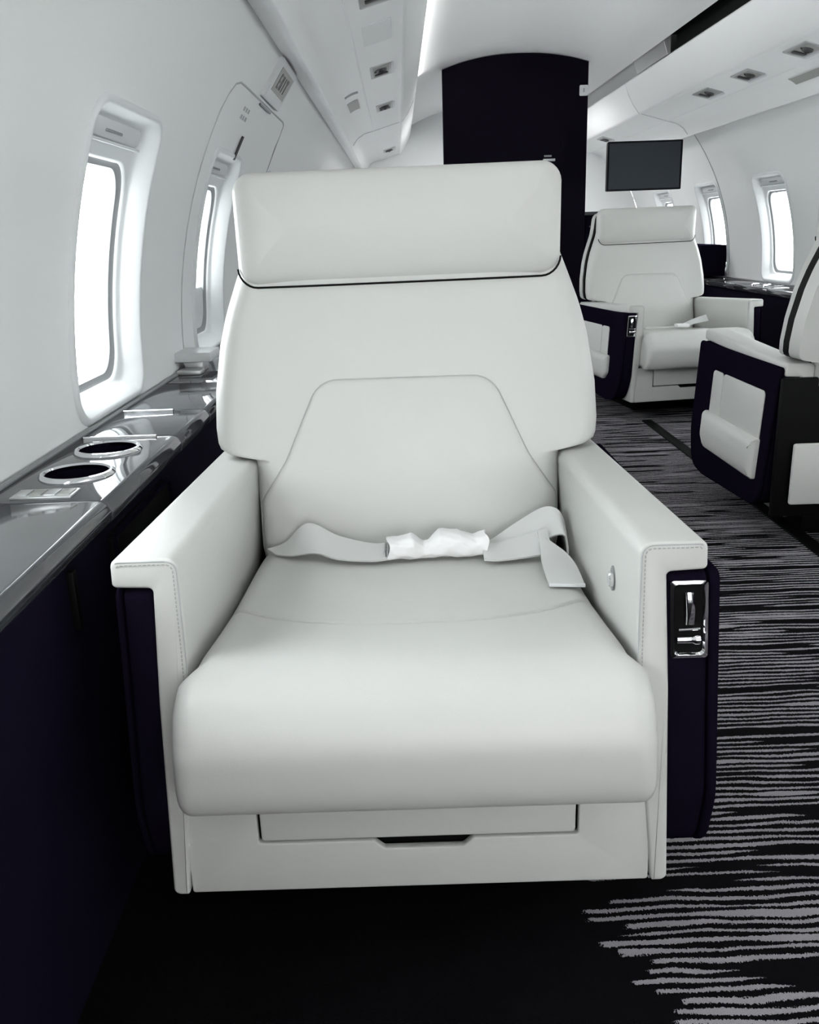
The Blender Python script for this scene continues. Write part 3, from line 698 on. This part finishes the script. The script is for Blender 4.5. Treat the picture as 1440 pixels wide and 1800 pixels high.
# ---------------------------------------------------------------- seat belts
def ribbon(mb, path, th=.0016):
    """path: list of (edgeA, edgeB) points; gives a thin strap"""
    A = catmull([p[0] for p in path], 8); B = catmull([p[1] for p in path], 8); n = len(A); top = []; bot = []
    for i in range(n):
        a, b = Vector(A[i]), Vector(B[i]); t = Vector(A[min(i+1, n-1)])-Vector(A[max(i-1, 0)])
        nn = t.cross(b-a); nn.normalize(); top.append((a+nn*th, b+nn*th)); bot.append((a-nn*th, b-nn*th))
    L = [[top[i][0], top[i][0].lerp(top[i][1], .5), top[i][1], bot[i][1], bot[i][0].lerp(bot[i][1], .5), bot[i][0]] for i in range(n)]
    mb.loops(L); return mb
def belt(label, origin):
    T = thing('seat_belt', label, 'seat belt', origin); o = Vector(origin)
    V = lambda *p: Vector(p)-o
    # left half: out of the gap, over a hump, then flat to the buckle
    l = [(V(-.236, 1.405, .371), V(-.220, 1.385, .368)), (V(-.205, 1.405, .382), V(-.190, 1.36, .3745)), (V(-.165, 1.400, .416), V(-.150, 1.35, .3805)), (V(-.115, 1.385, .397), V(-.112, 1.325, .3785)), (V(-.060, 1.370, .387), V(-.060, 1.315, .3775)), (V(-.031, 1.368, .388), V(-.031, 1.318, .3785))]
    ribbon(MB(), l).obj('webbing', 'web', T)
    mb = MB()
    for x in (-.038, -.034): mb.box(V(x-.001, 1.322, .380), V(x+.001, 1.365, .391))
    mb.obj('webbing_stitch', 'seam', T, smooth=False)
    # right half: from buckle fanning up to the arm, folding down
    r = [(V(.121, 1.370, .388), V(.121, 1.318, .3795)), (V(.135, 1.370, .386), V(.135, 1.310, .3785)), (V(.18, 1.385, .410), V(.185, 1.325, .383)), (V(.222, 1.390, .432), V(.232, 1.335, .402)), (V(.243, 1.378, .433), V(.2475, 1.325, .405)), (V(.2515, 1.360, .420), V(.2520, 1.325, .392)), (V(.2520, 1.345, .400), V(.2525, 1.320, .376))]
    ribbon(MB(), r).obj('webbing', 'web', T)
    r2 = [(V(.118, 1.345, .390), V(.118, 1.30, .3785)), (V(.14, 1.345, .389), V(.145, 1.295, .3785)), (V(.19, 1.345, .402), V(.195, 1.300, .3815)), (V(.222, 1.345, .412), V(.226, 1.300, .385))]
    ribbon(MB(), r2).obj('webbing', 'web', T)
    # loose end tab hanging over the cushion
    tab = [(V(.203, 1.315, .417), V(.222, 1.300, .404)), (V(.203, 1.285, .401), V(.241, 1.275, .394)), (V(.200, 1.250, .391), V(.250, 1.240, .386)), (V(.199, 1.180, .3835), V(.2495, 1.172, .3825))]
    ribbon(MB(), tab, .0018).obj('end_tab', 'web', T)
    e = MB().box((-.0255, -.003, -.0024), (.0255, .003, .0024), .001); eo = e.obj('tab_edge', 'plastic', T); eo.location = V(.2245, 1.1745, .3835); eo.rotation_euler = (0, 0, math.radians(-8))
    return T
b1 = belt('grey seat belt with tissue wrapped buckle lying across the cushion of the foreground seat', (0.0, 1.35, .378))
def wrap(label, loc, rz=0, s=1):
    """buckle bundled in white tissue, pinched between two lobes"""
    W_ = 0.158; mb = MB(); L = []
    rnd = random.Random(3)
    nx_, na = 46, 40
    for i in range(nx_+1):
        t = i/nx_; x = -W_/2+W_*t
        ry = lerp_table([(0, .026), (.08, .0255), (.25, .0265), (.36, .018), (.42, .0195), (.52, .0265), (.75, .027), (.90, .0245), (1, .026)], t)
        rz_ = lerp_table([(0, .0165), (.1, .0150), (.25, .0195), (.36, .0120), (.42, .0130), (.52, .0205), (.72, .0200), (.88, .0150), (1, .0175)], t)
        l = []
        for k in range(na):
            a = 2*PI*k/na; c, s_ = math.cos(a), math.sin(a)
            cr = .0011*math.sin(5*a+9*t*PI)+.0010*math.sin(9*a-23*t)+.0016*math.exp(-((t-.38)/.07)**2)*math.sin(11*a+40*t)+.0016*math.exp(-((t-.92)/.08)**2)*math.sin(8*a-30*t)
            yy = ry*math.copysign(abs(c)**.75, c)*(1+cr*30); zz = rz_*math.copysign(abs(s_)**.75, s_)*(1+cr*22)
            l.append((x+.0025*math.sin(3*a)*(1 if i in (0, nx_) else .3), yy, zz+rz_*.94+.0012*math.sin(14*t)))
        L.append(l)
    # closed crumpled ends tucked inwards
    L = [[(p[0]+.006, p[1]*.55, .0165+(p[2]-.0165)*.5) for p in L[0]]]+L+[[(p[0]-.006, p[1]*.55, .0165+(p[2]-.0165)*.5) for p in L[-1]]]
    mb.loops(L); o = mb.obj('buckle_wrap', 'tissue', ang=80); o.parent = b1; o.location = Vector(loc)-b1.location; o.rotation_euler = (0, 0, rz); o['label'] = label; return o
wrap('white tissue wrapped around the belt buckle', (.046, 1.345, .3735), math.radians(3))
def belt2():
    T = thing('seat_belt', 'pale seat belt lying on the cushion of the background seat under the television', 'seat belt', (1.33, 4.25, .410))
    ribbon(MB(), [(Vector((-.16, .08, -.012)), Vector((-.16, .04, -.014))), (Vector((-.05, .05, -.008)), Vector((-.05, .0, -.010))), (Vector((.03, .03, .002)), Vector((.03, -.02, -.006)))]).obj('webbing', 'web', T)
    ribbon(MB(), [(Vector((.02, .05, .004)), Vector((.02, .0, -.004))), (Vector((.08, .08, .022)), Vector((.08, .04, .004))), (Vector((.15, .12, .036)), Vector((.15, .08, .010)))]).obj('webbing', 'web', T)
    mb = MB().box((-.03, -.02, -.008), (.03, .03, .008), .005, 3).obj('buckle', 'tissue', T)
belt2()
